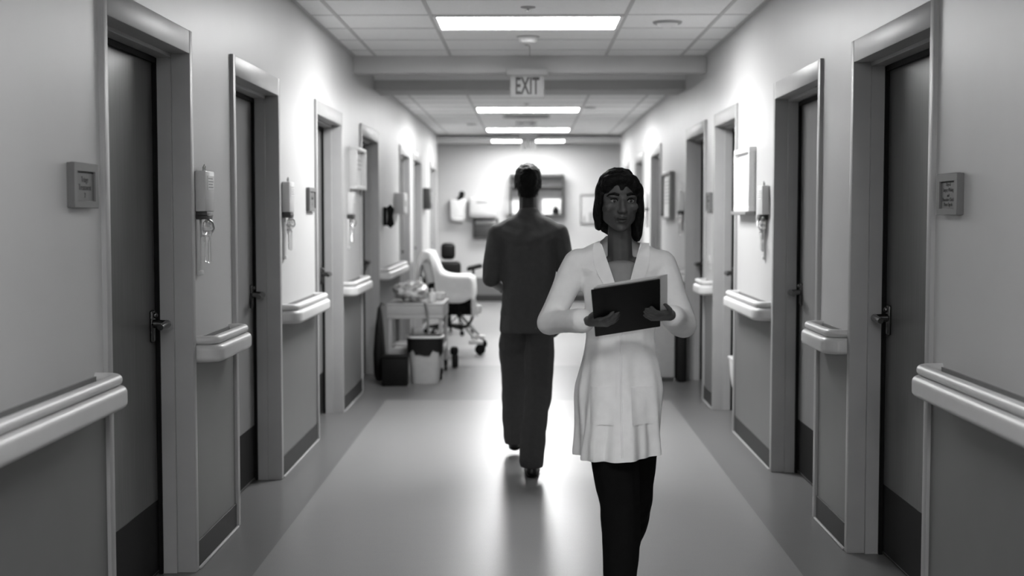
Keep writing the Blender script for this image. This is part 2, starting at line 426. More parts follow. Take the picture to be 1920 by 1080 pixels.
hk = MB(); hk.tube([(-.03, 0, -.002), (-.01, 0, -.004), (.004, 0, -.012), (.006, 0, -.05), (.006, 0, -.085)], .003, 8); hk.lathe([(.014, .0), (.014, -.004), (.004, -.008)], (-.02, 0, 0), 16)
tag(hk.build('wire_hook', 'grey', None, (.006, 9.93, C1 + .002)), 'thin wire hook hanging from the ceiling in front of the beam', 'hook')
def sprinkler(x, y, z, label):
    r = thing('sprinkler_head', label, 'sprinkler', (x, y, z), 0, 'ceiling sprinklers')
    q = MB(); q.lathe([(.045, 0), (.045, -.004), (.03, -.008), (.009, -.012), (.006, -.02)], n=20); q.build('escutcheon', 'midgrey', r)
    q = MB(); q.lathe([(.004, -.019), (.017, -.021), (.017, -.023), (.004, -.024)], n=16); q.build('deflector', 'steel', r)
sprinkler(0, 8.12, C1, 'small sprinkler head in front of the nearest ceiling light')
sprinkler(-.015, 14.6, C2 + .004, 'small sprinkler head before the second ceiling light, below the exit sign')
eb = thing('emergency_light', 'small white box on the ceiling between the second and third lights', 'emergency light', (-.02, 17.4, C2 + .004))
q = MB(); q.box(-.14, .14, -.05, .05, -.075, 0, .012, 3); q.build('housing', 'white', eb)
for s in (-1, 1):
    q = MB(); q.lathe([(.03, -.012), (.034, .0), (.03, .012)], (s * .075, -.05, -.04), 16); o = q.build('lamp_head', 'offwhite', eb)
ds = thing('ceiling_diffuser', 'flat grey air vent in the ceiling behind the second light', 'air vent', (-.02, 16.5, C2))
q = MB(); q.box(-.29, .29, -.29, .29, -.006, 0, .002, 1); q.build('vent_frame', 'midgrey', ds)
q = MB()
for k in range(9): q.box(-.26, .26, -.26 + k * .06, -.26 + k * .06 + .04, -.014, -.005, .002, 1)
q.build('louvres', 'grey', ds)
for x, y, l in ((.70, 15.1, 'round ceiling grille to the right of the second light'), (-.75, 17.9, 'tiny round ceiling disc left of the emergency box')):
    round_fixture('ceiling_disc', l, 'ceiling disc', x, y, C2, [(.07, 0), (.07, -.008), (.055, -.014), (.02, -.015)], 'midgrey', 'round ceiling discs')

# ------------------------------------------------------------------ things on the walls (local +x out of the wall)
def on_wall(side): return (XL, 0) if side < 0 else (XR, PI)
def room_sign(side, y, z, lines, label, w=.215, h=.15, group='room signs'):
    X, rz = on_wall(side)
    r = thing('room_sign', label, 'sign', (X, y, z), rz, group)
    m = MB(); t = .018; bw = .03
    m.box(0, .014, -w / 2 + .001, w / 2 - .001, -h / 2 + .001, h / 2 - .001, .002, 1)
    m.box(.010, .024, -w / 2, w / 2, h / 2 - .027, h / 2, .002, 1); m.box(.010, .024, -w / 2, w / 2, -h / 2, -h / 2 + .022, .002, 1)
    m.box(.010, .0238, -w / 2 + .0003, -w / 2 + bw, -h / 2 + .02, h / 2 - .025, 0); m.box(.010, .0238, w / 2 - bw, w / 2 - .0003, -h / 2 + .02, h / 2 - .025, 0)
    m.build('sign_frame', 'signgrey', r)
    p = MB(); p.box(.014, .0175, -w / 2 + bw - .004, w / 2 - bw + .004, -h / 2 + .020, h / 2 - .031, 0); P = p.build('insert', 'signpanel', r, smooth=False)
    sl = MB(); sl.box(.016, .0178, -w / 2 + bw, w / 2 - bw, h / 2 - .031, h / 2 - .0265); sl.build('slot', 'black', r, smooth=False)
    for txt, sz, zz in lines:
        me = text_mesh(txt, sz, .0004, 1.0 if len(txt) < 14 else .9)
        me.transform(Matrix.Translation((.0178, 0, zz)) @ FACE_PX)
        link('lettering', me, 'ink', P, smooth=False)
    return r
room_sign(-1, 4.095, 1.563, [('Triage', .025, .018), ('Treatment', .027, -.006), ('2', .022, -.030)], 'grey room sign on the left wall beside the nearest door', w=.225, h=.138)
room_sign(1, 4.43, 1.541, [('Day of', .018, .032), ('Surgery Waiting', .018, .014), ('and', .016, -.004), ('Procedure Check', .018, -.018), ('Please Sign In', .018, -.034)], 'grey room sign with five lines of text beside the nearest right door', w=.215, h=.138)
room_sign(-1, 8.42, 1.565, [('Exam', .035, .01), ('4', .03, -.03)], 'pale room sign on the left wall before the third door', w=.26, h=.15)
room_sign(1, 10.29, 1.565, [('Exam', .035, .01), ('5', .03, -.03)], 'grey room sign on the right wall between third and fourth doors', w=.24, h=.145)

def dispenser(side, y, z, label, w=.155, hang=.22):
    X, rz = on_wall(side)
    r = thing('supply_dispenser', label, 'dispenser', (X, y, z), rz, 'wall dispensers with hanging tubes')
    m = MB(); m.box(0, .045, -w / 2, w / 2, -.03, .14, .006, 2); H = m.build('housing', 'offwhite', r)
    m = MB(); m.box(.044, .047, -w / 2 + .035, w / 2 - .02, .06, .12, .001, 1)
    m.build('label_plate', 'white', H)
    m = MB()
    for k in range(4): m.box(.0465, .0478, -w / 2 + .045, w / 2 - .03 - .012 * (k % 2), .07 + k * .012, .074 + k * .012)
    m.build('print', 'grey', H)
    m = MB(); m.box(.0, .048, -w / 2 + .004, w / 2 - .05, -.062, -.03, .004, 2); m.box(.004, .05, -w / 2 + .004, w / 2 - .05, -.05, -.043, .002, 1); m.build('nozzle_band', 'dgrey', r)
    m = MB(); m.tube([(.02, -.01, .14), (.02, -.012, .155), (.022, .0, .165), (.02, .014, .155), (.02, .016, .14)], .004, 8); m.build('hanger_hook', 'steel', r)
    m = MB(); m.box(0, .014, -w / 2 + .01, -w / 2 + .055, -.06 - hang, -.06, .003, 2); m.box(0, .02, -w / 2 + .008, -w / 2 + .057, -.075 - hang, -.055 - hang, .004, 2); m.build('back_strip', 'offwhite', r)
    for k, (yy, l0, l1) in enumerate(((-.015, -.075, -.235), (.03, -.05, -.24))):
        m = MB(); m.tube([(.028, yy, -.045), (.034, yy + .006, (l0 - .05) / 2 - .01), (.03, yy, l0)], .004, 8)
        m.lathe([(.004, l0 + .01), (.013, l0), (.015, l0 - .02), (.015, l0 - .07), (.008, l0 - .085), (.008, l1), (.004, l1 - .008)], (.03, yy, 0), 14)
        T = m.build('drip_tube', 'clear', r)
        m = MB(); m.lathe([(.0155, l0 - .02), (.0162, l0 - .024), (.0162, l0 - .03), (.0155, l0 - .034)], (.03, yy, 0), 14); m.lathe([(.0155, l0 - .05), (.0162, l0 - .054), (.0155, l0 - .06)], (.03, yy, 0), 14)
        m.build('collar', 'white', T)
    m = MB(); m.tube([(.04, -.02, -.062), (.055, -.005, -.075), (.056, .012, -.10), (.045, .03, -.115)], .0045, 10); m.build('lever_clip', 'steel', r)
    return r
dispenser(-1, 5.60, 1.515, 'white dispenser with clear hanging tubes on the left, right after the nearest door')
dispenser(-1, 7.55, 1.515, 'white dispenser with hanging tubes on the brightest part of the left wall')
dispenser(-1, 10.25, 1.50, 'white dispenser with tubes on the left under the wall panel, near the fourth door', w=.18)
dispenser(1, 7.86, 1.50, 'white dispenser with hanging tubes on the right beside the framed notice')
dispenser(1, 12.10, 1.53, 'far white dispenser on the right wall just past the fourth door', hang=.14)
dispenser(1, 15.6, 1.57, 'small far dispenser on the right wall next to the woman\'s hair', hang=.18)

def notice(side, y, z, w, h, label, name='framed_notice', cat='notice', fm='white', pm='paper', depth=.03, lip=True):
    X, rz = on_wall(side)
    r = thing(name, label, cat, (X, y, z), rz)
    m = MB(); m.box(.001, depth * .4, -w / 2 + .002, w / 2 - .002, -h / 2 + .002, h / 2 - .002)
    b = .03
    for a in ((-w / 2, w / 2, h / 2 - b, h / 2), (-w / 2, w / 2, -h / 2, -h / 2 + b), (-w / 2, -w / 2 + b, -h / 2 + b, h / 2 - b), (w / 2 - b, w / 2, -h / 2 + b, h / 2 - b)):
        m.box(0, depth, a[0], a[1], a[2], a[3], .003, 2)
    m.build('notice_frame', fm, r)
    p = MB(); p.box(depth * .4, depth * .4 + .002, -w / 2 + b, w / 2 - b, -h / 2 + b, h / 2 - b); P = p.build('sheet', pm, r, smooth=False)
    t = MB(); n = int((h - .2) / .035)
    for k in range(n):
        t.box(depth * .4 + .0018, depth * .4 + .0028, -w / 2 + b + .04, w / 2 - b - .04 - .05 * (k % 3 == 2), h / 2 - .1 - k * .035, h / 2 - .09 - k * .035)
    t.build('print_lines', 'papertext', P, smooth=False)
    if lip:
        q = MB(); q.box(0, depth + .02, -w / 2, w / 2, -h / 2 - .022, -h / 2, .003, 1); q.build('ledge', 'grey', r)
    return r
notice(1, 8.56, 1.69, .60, .40, 'white framed notice on the bright right wall above the handrail', depth=.045)
notice(1, 13.25, 1.65, .80, .47, 'grey framed notice on the right wall past the fourth door', fm='grey', depth=.05, lip=False)
notice(-1, 10.62, 1.83, .62, .33, 'white chart holder on the left wall above the dispenser', 'chart_holder', 'chart holder', fm='offwhite', depth=.06, lip=False)
X, rz = on_wall(-1)
r = thing('wall_handset', 'black rounded telephone handset on the left wall past the fourth door', 'telephone', (X, 12.75, 1.45), 0)
m = MB(); m.box(0, .03, -.035, .035, -.09, .09, .01, 3); m.build('cradle', 'black', r)
m = MB(); m.tube([(.045, 0, -.095), (.068, 0, -.07), (.062, 0, 0), (.068, 0, .07), (.045, 0, .095)], [.03, .036, .027, .036, .03], 16); m.build('handset', 'black', r)
r = thing('glove_box_holder', 'pale box holder on the left wall behind the black telephone', 'glove box', (X, 13.95, 1.58), 0)
m = MB(); m.box(-.004, .10, -.2, .2, -.11, .11, .006, 2); m.build('box', 'offwhite', r)
m = MB(); m.box(.098, .104, -.2, .2, -.11, -.085, .003, 1); m.box(.1, .103, -.08, .08, -.03, .03, .002, 1); m.build('slot_trim', 'grey', r)
r = thing('wall_box', 'small grey box high between the sixth and last doors at left', 'wall box', (X, 17.75, 1.67), 0)
m = MB(); m.box(0, .09, -.2, .2, -.14, .14, .006, 2); m.build('housing', 'dgrey', r)
m = MB(); m.box(.088, .096, -.15, .15, -.06, .09, .003, 1); m.build('front_plate', 'grey', r)
r = thing('light_switch', 'small switch plate on the right wall above the shortest handrail', 'switch', (XR, 10.30, 1.10), PI)
m = MB(); m.box(0, .007, -.035, .035, -.057, .057, .003, 2); m.build('plate', 'offwhite', r)
m = MB(); m.box(.006, .013, -.008, .008, -.014, .014, .002, 1); m.build('toggle', 'midgrey', r)

# ------------------------------------------------------------------ end wall things (facing -y)
def endthing(name, label, cat, x, z): return thing(name, label, cat, (x, YW + .004, z))
r = endthing('paper_towel_dispenser', 'wide white paper towel dispenser on the end wall', 'towel dispenser', -.755, 1.575)
m = MB(); m.box(-.225, .225, -.20, 0, -.165, .165, .03, 3); m.build('cover', 'offwhite', r)
m = MB(); m.box(-.20, .20, -.21, -.19, -.17, -.09, .01, 2); m.build('outlet', 'midgrey', r)
m = MB(); m.box(-.10, .10, -.204, -.198, .07, .10, .002, 1); m.build('lock_strip', 'grey', r)
r = endthing('sharps_cabinet', 'dark grey box on the end wall under the towel dispenser', 'wall box', -.70, 1.235)
m = MB(); m.box(-.21, .21, -.13, 0, -.16, .16, .012, 2); m.build('body', 'dgrey', r)
m = MB(); m.box(-.17, .17, -.145, -.125, .06, .12, .006, 2); m.build('flap', 'grey', r)
r = endthing('soap_dispenser', 'white soap dispenser on the end wall left of the towels', 'soap dispenser', -1.17, 1.545)
m = MB(); m.box(-.13, .13, -.11, 0, -.17, .17, .02, 3); m.build('cover', 'white', r)
m = MB(); m.box(-.09, .09, -.13, -.09, -.2, -.15, .01, 2); m.build('push_bar', 'offwhite', r)
r = endthing('wall_hook', 'black round hook on the end wall above the soap dispenser', 'hook', -1.105, 1.80)
m = MB(); m.cyl((0, 0, 0), (0, -.015, 0), .05, n=24); m.build('rosette', 'black', r)
m = MB(); m.tube([(0, -.01, 0), (0, -.06, -.005), (0, -.085, -.02), (0, -.09, -.05)], [.02, .02, .02, .03], 14); m.ball((0, -.09, -.04), .04); m.tube([(0, -.09, -.04), (-.05, -.09, -.09), (-.09, -.08, -.11)], [.03, .03, .02], 12); m.build('hook_arm', 'black', r)
r = endthing('pigeonhole_shelf', 'dark framed wall shelf of papers behind the walking man\'s head', 'shelf', .145, 1.78)
W2, H2 = .45, .345
m = MB(); m.box(-W2 + .002, W2 - .002, -.02, 0, -H2 + .002, H2 - .002); m.build('back_panel', 'midgrey', r, smooth=False)
m = MB()
for a in ((-W2, W2, H2 - .05, H2), (-W2, W2, -H2, -H2 + .03), (-W2, -W2 + .03, -H2 + .03, H2 - .05), (W2 - .03, W2, -H2 + .03, H2 - .05), (-W2 + .03, W2 - .03, H2 - .225, H2 - .18), (-.03, .03, -H2 + .03, H2 - .225)): m.box(a[0], a[1], -.22, -.01, a[2], a[3], .003, 1)
m.build('carcass', 'dgrey', r)
r2 = endthing('paper_stack', 'white papers standing in the wall shelf at right', 'papers', .39, 1.62)
r2.location.y = YW - .04
m = MB()
for k in range(5): m.box(-.15, .15, -.08 + k * .012, -.074 + k * .012, -.155, .09 - .012 * (k % 3), 0)
m.build('sheets', 'paper', r2, smooth=False)
m = MB()
for k in range(6): m.box(-.12, .12 - .04 * (k % 2), -.0812, -.0798, -.1 + k * .03, -.09 + k * .03)
m.build('print_lines', 'papertext', r2, smooth=False)
r3 = endthing('paper_stack', 'pale papers standing in the wall shelf at left', 'papers', -.17, 1.62); r3.location.y = YW - .04
m = MB()
for k in range(5): m.box(-.2, .15, -.08 + k * .012, -.074 + k * .012, -.155, .07 - .012 * (k % 3), 0)
m.build('sheets', 'offwhite', r3, smooth=False)
r = thing('desk_jar', 'black round jar at the lower right of the wall shelf', 'jar', (.46, YW - .175, 1.466))
m = MB(); m.lathe([(.03, 0), (.052, .012), (.058, .05), (.045, .09), (.028, .10)], n=24); m.build('jar_body', 'black', r)
m = MB(); m.lathe([(.03, .098), (.033, .102), (.033, .122), (.02, .128)], n=20); m.build('lid', 'black', r)
r = endthing('picture_frame', 'pale framed picture on the end wall beside the woman\'s head', 'picture', 1.02, 1.545)
m = MB(); m.box(-.148, .148, -.012, 0, -.248, .248)
for a in ((-.15, .15, .225, .25), (-.15, .15, -.25, -.22), (-.15, -.13, -.22, .225), (.13, .15, -.22, .225)): m.box(a[0], a[1], -.03, 0, a[2], a[3], .003, 1)
m.build('frame', 'grey', r)
m = MB(); m.box(-.13, .13, -.014, -.011, -.22, .225); P = m.build('print', 'offwhite', r, smooth=False)
m = MB(); m.box(-.10, -.06, -.0155, -.0135, -.21, -.13); m.box(-.09, -.07, -.0155, -.0135, -.13, -.1); m.box(.0, .06, -.0155, -.0135, -.21, -.05); m.box(.07, .11, -.0155, -.0135, -.21, .02)
m.build('shapes', 'midgrey', P, smooth=False)

# ------------------------------------------------------------------ utility cart and what stands round it
cx, cy = -1.0, 12.15
r = thing('utility_cart', 'grey two tier utility cart parked by the left wall', 'cart', (cx, cy, 0))
def tray(z, w, d, dep):
    m = MB()
    m.box(-w + .002, w - .002, -d + .002, d - .002, z + .001, z + .012, .003, 1)
    for a in ((-w, w, -d, -d + .015), (-w, w, d - .015, d), (-w, -w + .015, -d + .015, d - .015), (w - .015, w, -d + .015, d - .015)): m.box(a[0], a[1], a[2], a[3], z, z + dep, .004, 2)
    return m
m = tray(.575, .25, .38, .10); m.box(-.255, .255, -.385, .385, .66, .68, .006, 2); m.box(-.25, .25, -.38, .38, .545, .575, .004, 2); m.build('top_tray', 'cartgrey', r)
m = tray(.22, .24, .37, .06); m.build('lower_tray', 'midgrey', r)
for sx in (-1, 1):
    for sy in (-1, 1):
        m = MB(); m.box(sx * .225 - .018, sx * .225 + .018, sy * .35 - .018, sy * .35 + .018, .10, .60, .006, 2); L = m.build('leg', 'midgrey', r)
        m = MB(); m.cyl((sx * .225 - .012, sy * .35, .045), (sx * .225 + .012, sy * .35, .045), .045, n=20); m.box(sx * .225 - .018, sx * .225 + .018, sy * .35 - .02, sy * .35 + .02, .05, .105, .004, 1); m.build('caster', 'black', L)
m = MB(); m.tube([(-.2, .38, .66), (-.2, .47, .72), (.2, .47, .72), (.2, .38, .66)], .012, 10); m.build('push_handle', 'steel', r)
# bag hung on the side
r = thing('hanging_bag', 'tall black bag hanging at the wall side of the cart', 'bag', (-1.30, 11.62, 0))
m = MB(); rr = []
for z, w, d in ((.02, .03, .08), (.06, .045, .11), (.25, .05, .13), (.45, .035, .12), (.6, .02, .09), (.66, .012, .05)):
    rr.append([(w * math.cos(2 * PI * k / 18) * (1 + .12 * math.sin(3 * k + z * 9)), d * math.sin(2 * PI * k / 18) * (1 + .08 * math.cos(4 * k + z * 7)), z) for k in range(18)])
m.loft(rr); m.build('sack', 'blackvinyl', r)
m = MB(); m.tube([(0, 0, .65), (.02, 0, .7), (.04, .0, .68)], .008, 8); m.build('strap', 'black', r)
r = thing('storage_crate', 'black crate on the floor in front of the cart', 'crate', (-1.12, 11.42, 0))
m = MB(); m.box(-.13, .09, -.10, .04, .0, .255, .012, 2); m.build('body', 'black', r)
m = MB(); m.box(-.135, .095, -.105, .045, .235, .262, .006, 2); m.build('rim', 'black', r)
r = thing('folded_linen', 'pale folded linen on the lower shelf of the cart', 'linen', (-1.06, 11.97, .235))
m = MB()
for k in range(3): m.box(-.14 + .01 * k, .14 - .006 * k, -.14, .14 - .01 * k, k * .03, k * .03 + .028, .012, 3)
o = m.build('fold', 'offwhite', r)
r = thing('plastic_bag', 'crumpled clear plastic bag lying on top of the cart', 'bag', (-1.06, 12.05, .682))
t = bmesh.new(); bmesh.ops.create_icosphere(t, subdivisions=4, radius=1)
for v in t.verts:
    d = 1 + .35 * noise.noise(v.co * 3.1 + Vector((3, 1, 2))) + .15 * noise.noise(v.co * 8)
    v.co = Vector((v.co.x * .15 * d, v.co.y * .22 * d, max(0, .09 + v.co.z * .09 * d)))
m = MB(); m.add(t); m.build('film', mat('crinkled_film', .5, .25, .5, .35, 14, .4, 40), r, ang=180)
r = thing('power_cord', 'grey cord hanging down the front of the cart above the waste bin', 'cord', (-.885, 11.742, .40))
m = MB(); m.tube([(-.03, .012, .285), (-.015, 0, .27), (0, -.004, .2), (.002, 0, .08), (.006, 0, 0)], .011, 8); m.build('cable', 'grey', r)
r = thing('spray_bottle', 'small white bottle standing on the cart top', 'bottle', (-.86, 11.95, .681))
m = MB(); m.lathe([(.03, 0), (.034, .006), (.034, .07), (.014, .09), (.013, .105)], n=20); m.build('bottle_body', 'white', r)
m = MB(); m.lathe([(.016, .1), (.016, .12), (.01, .125)], n=16); m.build('cap', 'offwhite', r)
r = thing('bottle_caddy', 'white tub on the far end of the cart top', 'tub', (-.84, 12.3, .681))
m = MB(); m.lathe([(.06, 0), (.07, .01), (.078, .055), (.082, .058), (.082, .064), (.07, .066), (.03, .067)], n=24); m.build('tub_body', 'white', r)
# waste bin with liner
r = thing('waste_bin', 'pale tapered waste bin with black liner before the cart', 'bin', (-.895, 11.58, 0))
m = MB(); n = 40
def sq(r_, z, e=.62): return [(math.copysign(abs(math.cos(a)) ** e, math.cos(a)) * r_, math.copysign(abs(math.sin(a)) ** e, math.sin(a)) * r_ * .8, z) for a in [2 * PI * k / n for k in range(n)]]
m.loft([sq(.118, 0), sq(.122, .008), sq(.152, .40), sq(.145, .40), sq(.112, .02)]); m.build('tub', 'cartgrey', r)
m = MB(); rr = []
for k, (r_, z) in enumerate(((.140, .30), (.147, .405), (.153, .412), (.160, .405), (.157, .36), (.155, .30))):
    ring = sq(r_, z)
    if k >= 4: ring = [(x, y, z - (.03 if k == 5 else .01) * (1 + math.sin(i * .9) * .8 + math.sin(i * 2.3) * .5)) for i, (x, y, z) in enumerate(ring)]
    rr.append(ring)
m.loft(rr, caps=False); m.build('liner', 'blackvinyl', r)
m = MB(); m.loft([sq(.158, .395), sq(.165, .40), sq(.165, .415), sq(.157, .418)], caps=False); m.build('rim', 'offwhite', r)
m = MB()
for k in range(5): m.ball((random.uniform(-.07, .07), random.uniform(-.05, .05), .345 + random.uniform(0, .03)), (.05, .045, .035), 2)
m.build('rubbish', 'blackvinyl', r)
r = thing('cable_pouch', 'small black pouch on the floor beyond the waste bin', 'pouch', (-.70, 12.75, 0))
m = MB(); m.box(-.03, .03, -.05, .05, 0, .13, .02, 3); m.build('pouch_body', 'blackvinyl', r)
m = MB(); m.box(-.045, .03, -.055, .055, .12, .2, .025, 3); m.build('flap', 'black', r)

# white draped recliner, facing across the corridor
r = thing('recliner_chair', 'wheeled recliner draped in bright white sheets by the left wall', 'recliner', (-.80, 14.2, 0))
def cushion(x0, x1, y0, y1, z0, z1, bev): 
    m = MB(); m.box(x0, x1, y0, y1, z0, z1, bev, 4); return m
m = MB(); 
Rb = Matrix.Translation((-.20, 0, .72)) @ Matrix.Rotation(math.radians(-14), 4, 'Y')
m.box(-.06, .06, -.27, .27, -.05, .34, .05, 4, Rb); m.build('backrest', 'sheet', r)
m = cushion(-.25, .20, -.29, .29, .60, .76, .04); m.build('seat', 'blackvinyl', r)
t = bmesh.new(); N = 34
P = []
prof = [(-.37, .80), (-.345, 1.00), (-.30, 1.09), (-.215, 1.08), (-.16, .96), (-.12, .86), (-.02, .83), (.10, .825), (.19, .825), (.225, .80), (.235, .69), (.24, .58)]
for i, (x, z) in enumerate(prof):
    row = []
    for j in range(17):
        y = -.33 + .66 * j / 16; e = abs(y) / .33
        zz = z - max(0, e - .85) * 1.2 * (1.0 if i > 3 else .5)
        if i >= 10: zz += .03 * math.sin(j * 1.1) + .02 * math.sin(j * 2.3)
        xx = x + .012 * math.sin(j * 1.3 + i)
        row.append(t.verts.new((xx, y, zz + .012 * noise.noise(Vector((x * 9, y * 9, 1))))))
    P.append(row)
for i in range(len(P) - 1):
    for j in range(16): t.faces.new((P[i][j], P[i][j + 1], P[i + 1][j + 1], P[i + 1][j]))
# side skirts hanging over both edges
for j, s in ((0, -1), (16, 1)):
    prev = None
    for i in range(4, len(P)):
        top = P[i][j]; lo = t.verts.new((top.co.x + .01 * math.sin(i * 2), top.co.y + s * .02, min(top.co.z - .02, .56 + .03 * math.sin(i * 1.7))))
        md = t.verts.new((top.co.x, top.co.y + s * .025, (top.co.z + lo.co.z) / 2))
        if prev:
            t.faces.new((prev[0], top, md, prev[1])); t.faces.new((prev[1], md, lo, prev[2]))
        prev = (top, md, lo)
bmesh.ops.subdivide_edges(t, edges=t.edges[:], cuts=1, use_grid_fill=True, smooth=0.6)
m = MB(); m.add(t); o = m.build('sheet', 'sheet', r, ang=180)
sm = o.modifiers.new('solid', 'SOLIDIFY'); sm.thickness = .02; sb = o.modifiers.new('sub', 'SUBSURF'); sb.levels = 1; sb.render_levels = 1
m = MB(); m.box(-.15, .22, -.26, -.20, .42, .58, .01, 2); m.box(-.15, .22, .20, .26, .42, .58, .01, 2); m.box(-.10, .15, -.22, .22, .46, .56, .01, 2); m.build('under_frame', 'black', r)
for sy in (-1, 1):
    m = MB(); m.tube([(.05, sy * .2, .45), (.1, sy * .24, .34), (.27, sy * .3, .14)], .016, 10); m.tube([(-.05, sy * .2, .45), (-.1, sy * .24, .3), (-.22, sy * .28, .14)], .016, 10)
    L = m.build('leg', 'steel', r)
    m = MB(); m.box(.18, .33, sy * .3 - .03, sy * .3 + .03, .11, .15, .01, 2); m.build('leg_cover', 'white', L)
    for x in (.30, -.22):
        m = MB(); m.cyl((x, sy * .3 - .015, .055), (x, sy * .3 + .015, .055), .055, n=24); m.build('caster', 'black', L)
m = MB()
for k in range(24):
    a = 2 * PI * k / 24
m.tube([(.08 + .14 * math.cos(2 * PI * k / 28), -.30, .42 + .14 * math.sin(2 * PI * k / 28)) for k in range(29)], .014, 8, caps=False)
for k in range(8): m.cyl((.08, -.30, .42), (.08 + .14 * math.cos(PI * k / 4), -.30, .42 + .14 * math.sin(PI * k / 4)), .005, n=6)
m.cyl((.08, -.32, .42), (.08, -.26, .42), .025, n=14); m.build('drive_wheel', 'black', r)
m = MB(); m.box(.25, .31, -.28, -.22, .43, .52, .015, 3); m.build('footrest', 'white', r)
# black office chair behind it
r = thing('office_chair', 'black office chair behind the white draped recliner', 'chair', (-.97, 16.3, -.0), 0)
m = MB(); m.box(-.08, .09, -.24, -.17, .92, 1.12, .05, 4); m.box(-.14, .16, -.25, -.17, .60, .90, .05, 4); m.build('backrest', 'blackvinyl', r)
m = MB(); m.box(-.25, .25, -.22, .27, .47, .56, .04, 4); m.build('seat', 'blackvinyl', r)
for s in (-1, 1):
    m = MB(); m.tube([(s * .26, .0, .50), (s * .30, .0, .60), (s * .30, .02, .80)], .016, 8); L = m.build('armrest', 'black', r)
    m = MB(); m.box(s * .30 - .07, s * .30 + .12, -.16, .16, .79, .84, .02, 3, Matrix.Translation((s * .3, 0, .8)) @ Matrix.Rotation(math.radians(-14), 4, 'Y') @ Matrix.Translation((-s * .3, 0, -.8))); m.build('arm_pad', 'blackvinyl', L)
m = MB(); m.cyl((0, 0, .08), (0, 0, .48), .03, n=16); m.build('gas_column', 'black', r)
for k in range(5):
    a = 2 * PI * k / 5 + .3; c_, s_ = math.cos(a), math.sin(a)
    m = MB(); m.tube([(0, 0, .11), (c_ * .15, s_ * .15, .10), (c_ * .30, s_ * .30, .075)], [.025, .02, .016], 10); L = m.build('base_spoke', 'black', r)
    m = MB(); m.cyl((c_ * .30 - s_ * .015, s_ * .30 + c_ * .015, .03), (c_ * .30 + s_ * .015, s_ * .30 - c_ * .015, .03), .03, n=16); m.build('caster', 'black', L)

# linen hamper, right
r = thing('linen_hamper', 'grey linen hamper with pale lid against the right wall', 'hamper', (1.06, 11.95, 0))
m = MB(); m.box(-.27, .235, -.25, .27, .03, .60, .015, 3); m.build('body', 'midgrey', r)
m = MB(); m.box(-.285, .25, -.265, .285, .60, .70, .03, 4); m.build('lid', 'offwhite', r)
m = MB(); m.box(-.26, .225, -.24, .26, 0, .035, .004, 1); m.build('plinth', 'dgrey', r)
r = thing('folded_wheelchair_bag', 'black narrow sling bag between the linen hamper and the wall', 'bag', (1.345, 11.75, 0))
m = MB(); m.box(-.035, .045, -.12, .12, 0, .55, .02, 3); m.build('bag_body', 'blackvinyl', r)
m = MB(); m.tube([(0, -.06, .54), (.005, -.04, .63), (.01, .0, .67), (.005, .04, .63), (0, .06, .54)], .008, 8); m.build('bag_strap', 'black', r)
# white bin in the recess of the third right door
r = thing('wall_bin', 'white curved bin in the recess of the third right door', 'bin', (XR + .126, 9.30, .0), PI)
m = MB()
rr = []
for z, d in ((.14, .035), (.18, .06), (.26, .085), (.36, .10), (.44, .106), (.455, .106)):
    rr.append([(0, -.15, z), (d * .8, -.15, z), (d, -.125, z), (d, .125, z), (d * .8, .15, z), (0, .15, z)])
m.loft(rr); m.build('bin_body', 'white', r, ang=60)
m = MB(); m.box(0, .112, -.156, .156, .452, .468, .004, 2); m.build('bin_rim', 'white', r)

# ------------------------------------------------------------------ people
def ell(c, r, rot=None): return (Vector(c), Vector(r if isinstance(r, (tuple, list)) else (r, r, r)), rot)
_ico = None
def hull(bm, ells, sub=2):
    t = bmesh.new(); 
    for c, r, rot in ells:
        q = bmesh.new(); bmesh.ops.create_icosphere(q, subdivisions=sub, radius=1)
        for v in q.verts:
            p = Vector((v.co.x * r.x, v.co.y * r.y, v.co.z * r.z))
            if rot: p = rot @ p
            t.verts.new(c + p)
        q.free()
    res = bmesh.ops.convex_hull(t, input=t.verts[:])
    bmesh.ops.delete(t, geom=list(set([g for g in res['geom_interior'] + res['geom_unused'] if isinstance(g, bmesh.types.BMVert)])), context='VERTS')
    me = bpy.data.meshes.new('h'); t.to_mesh(me); t.free(); bm.from_mesh(me); bpy.data.meshes.remove(me)
def caps(bm, pts, rs, sub=2):
    for i in range(len(pts) - 1):
        hull(bm, [ell(pts[i], rs[i]), ell(pts[i + 1], rs[i + 1])], sub)
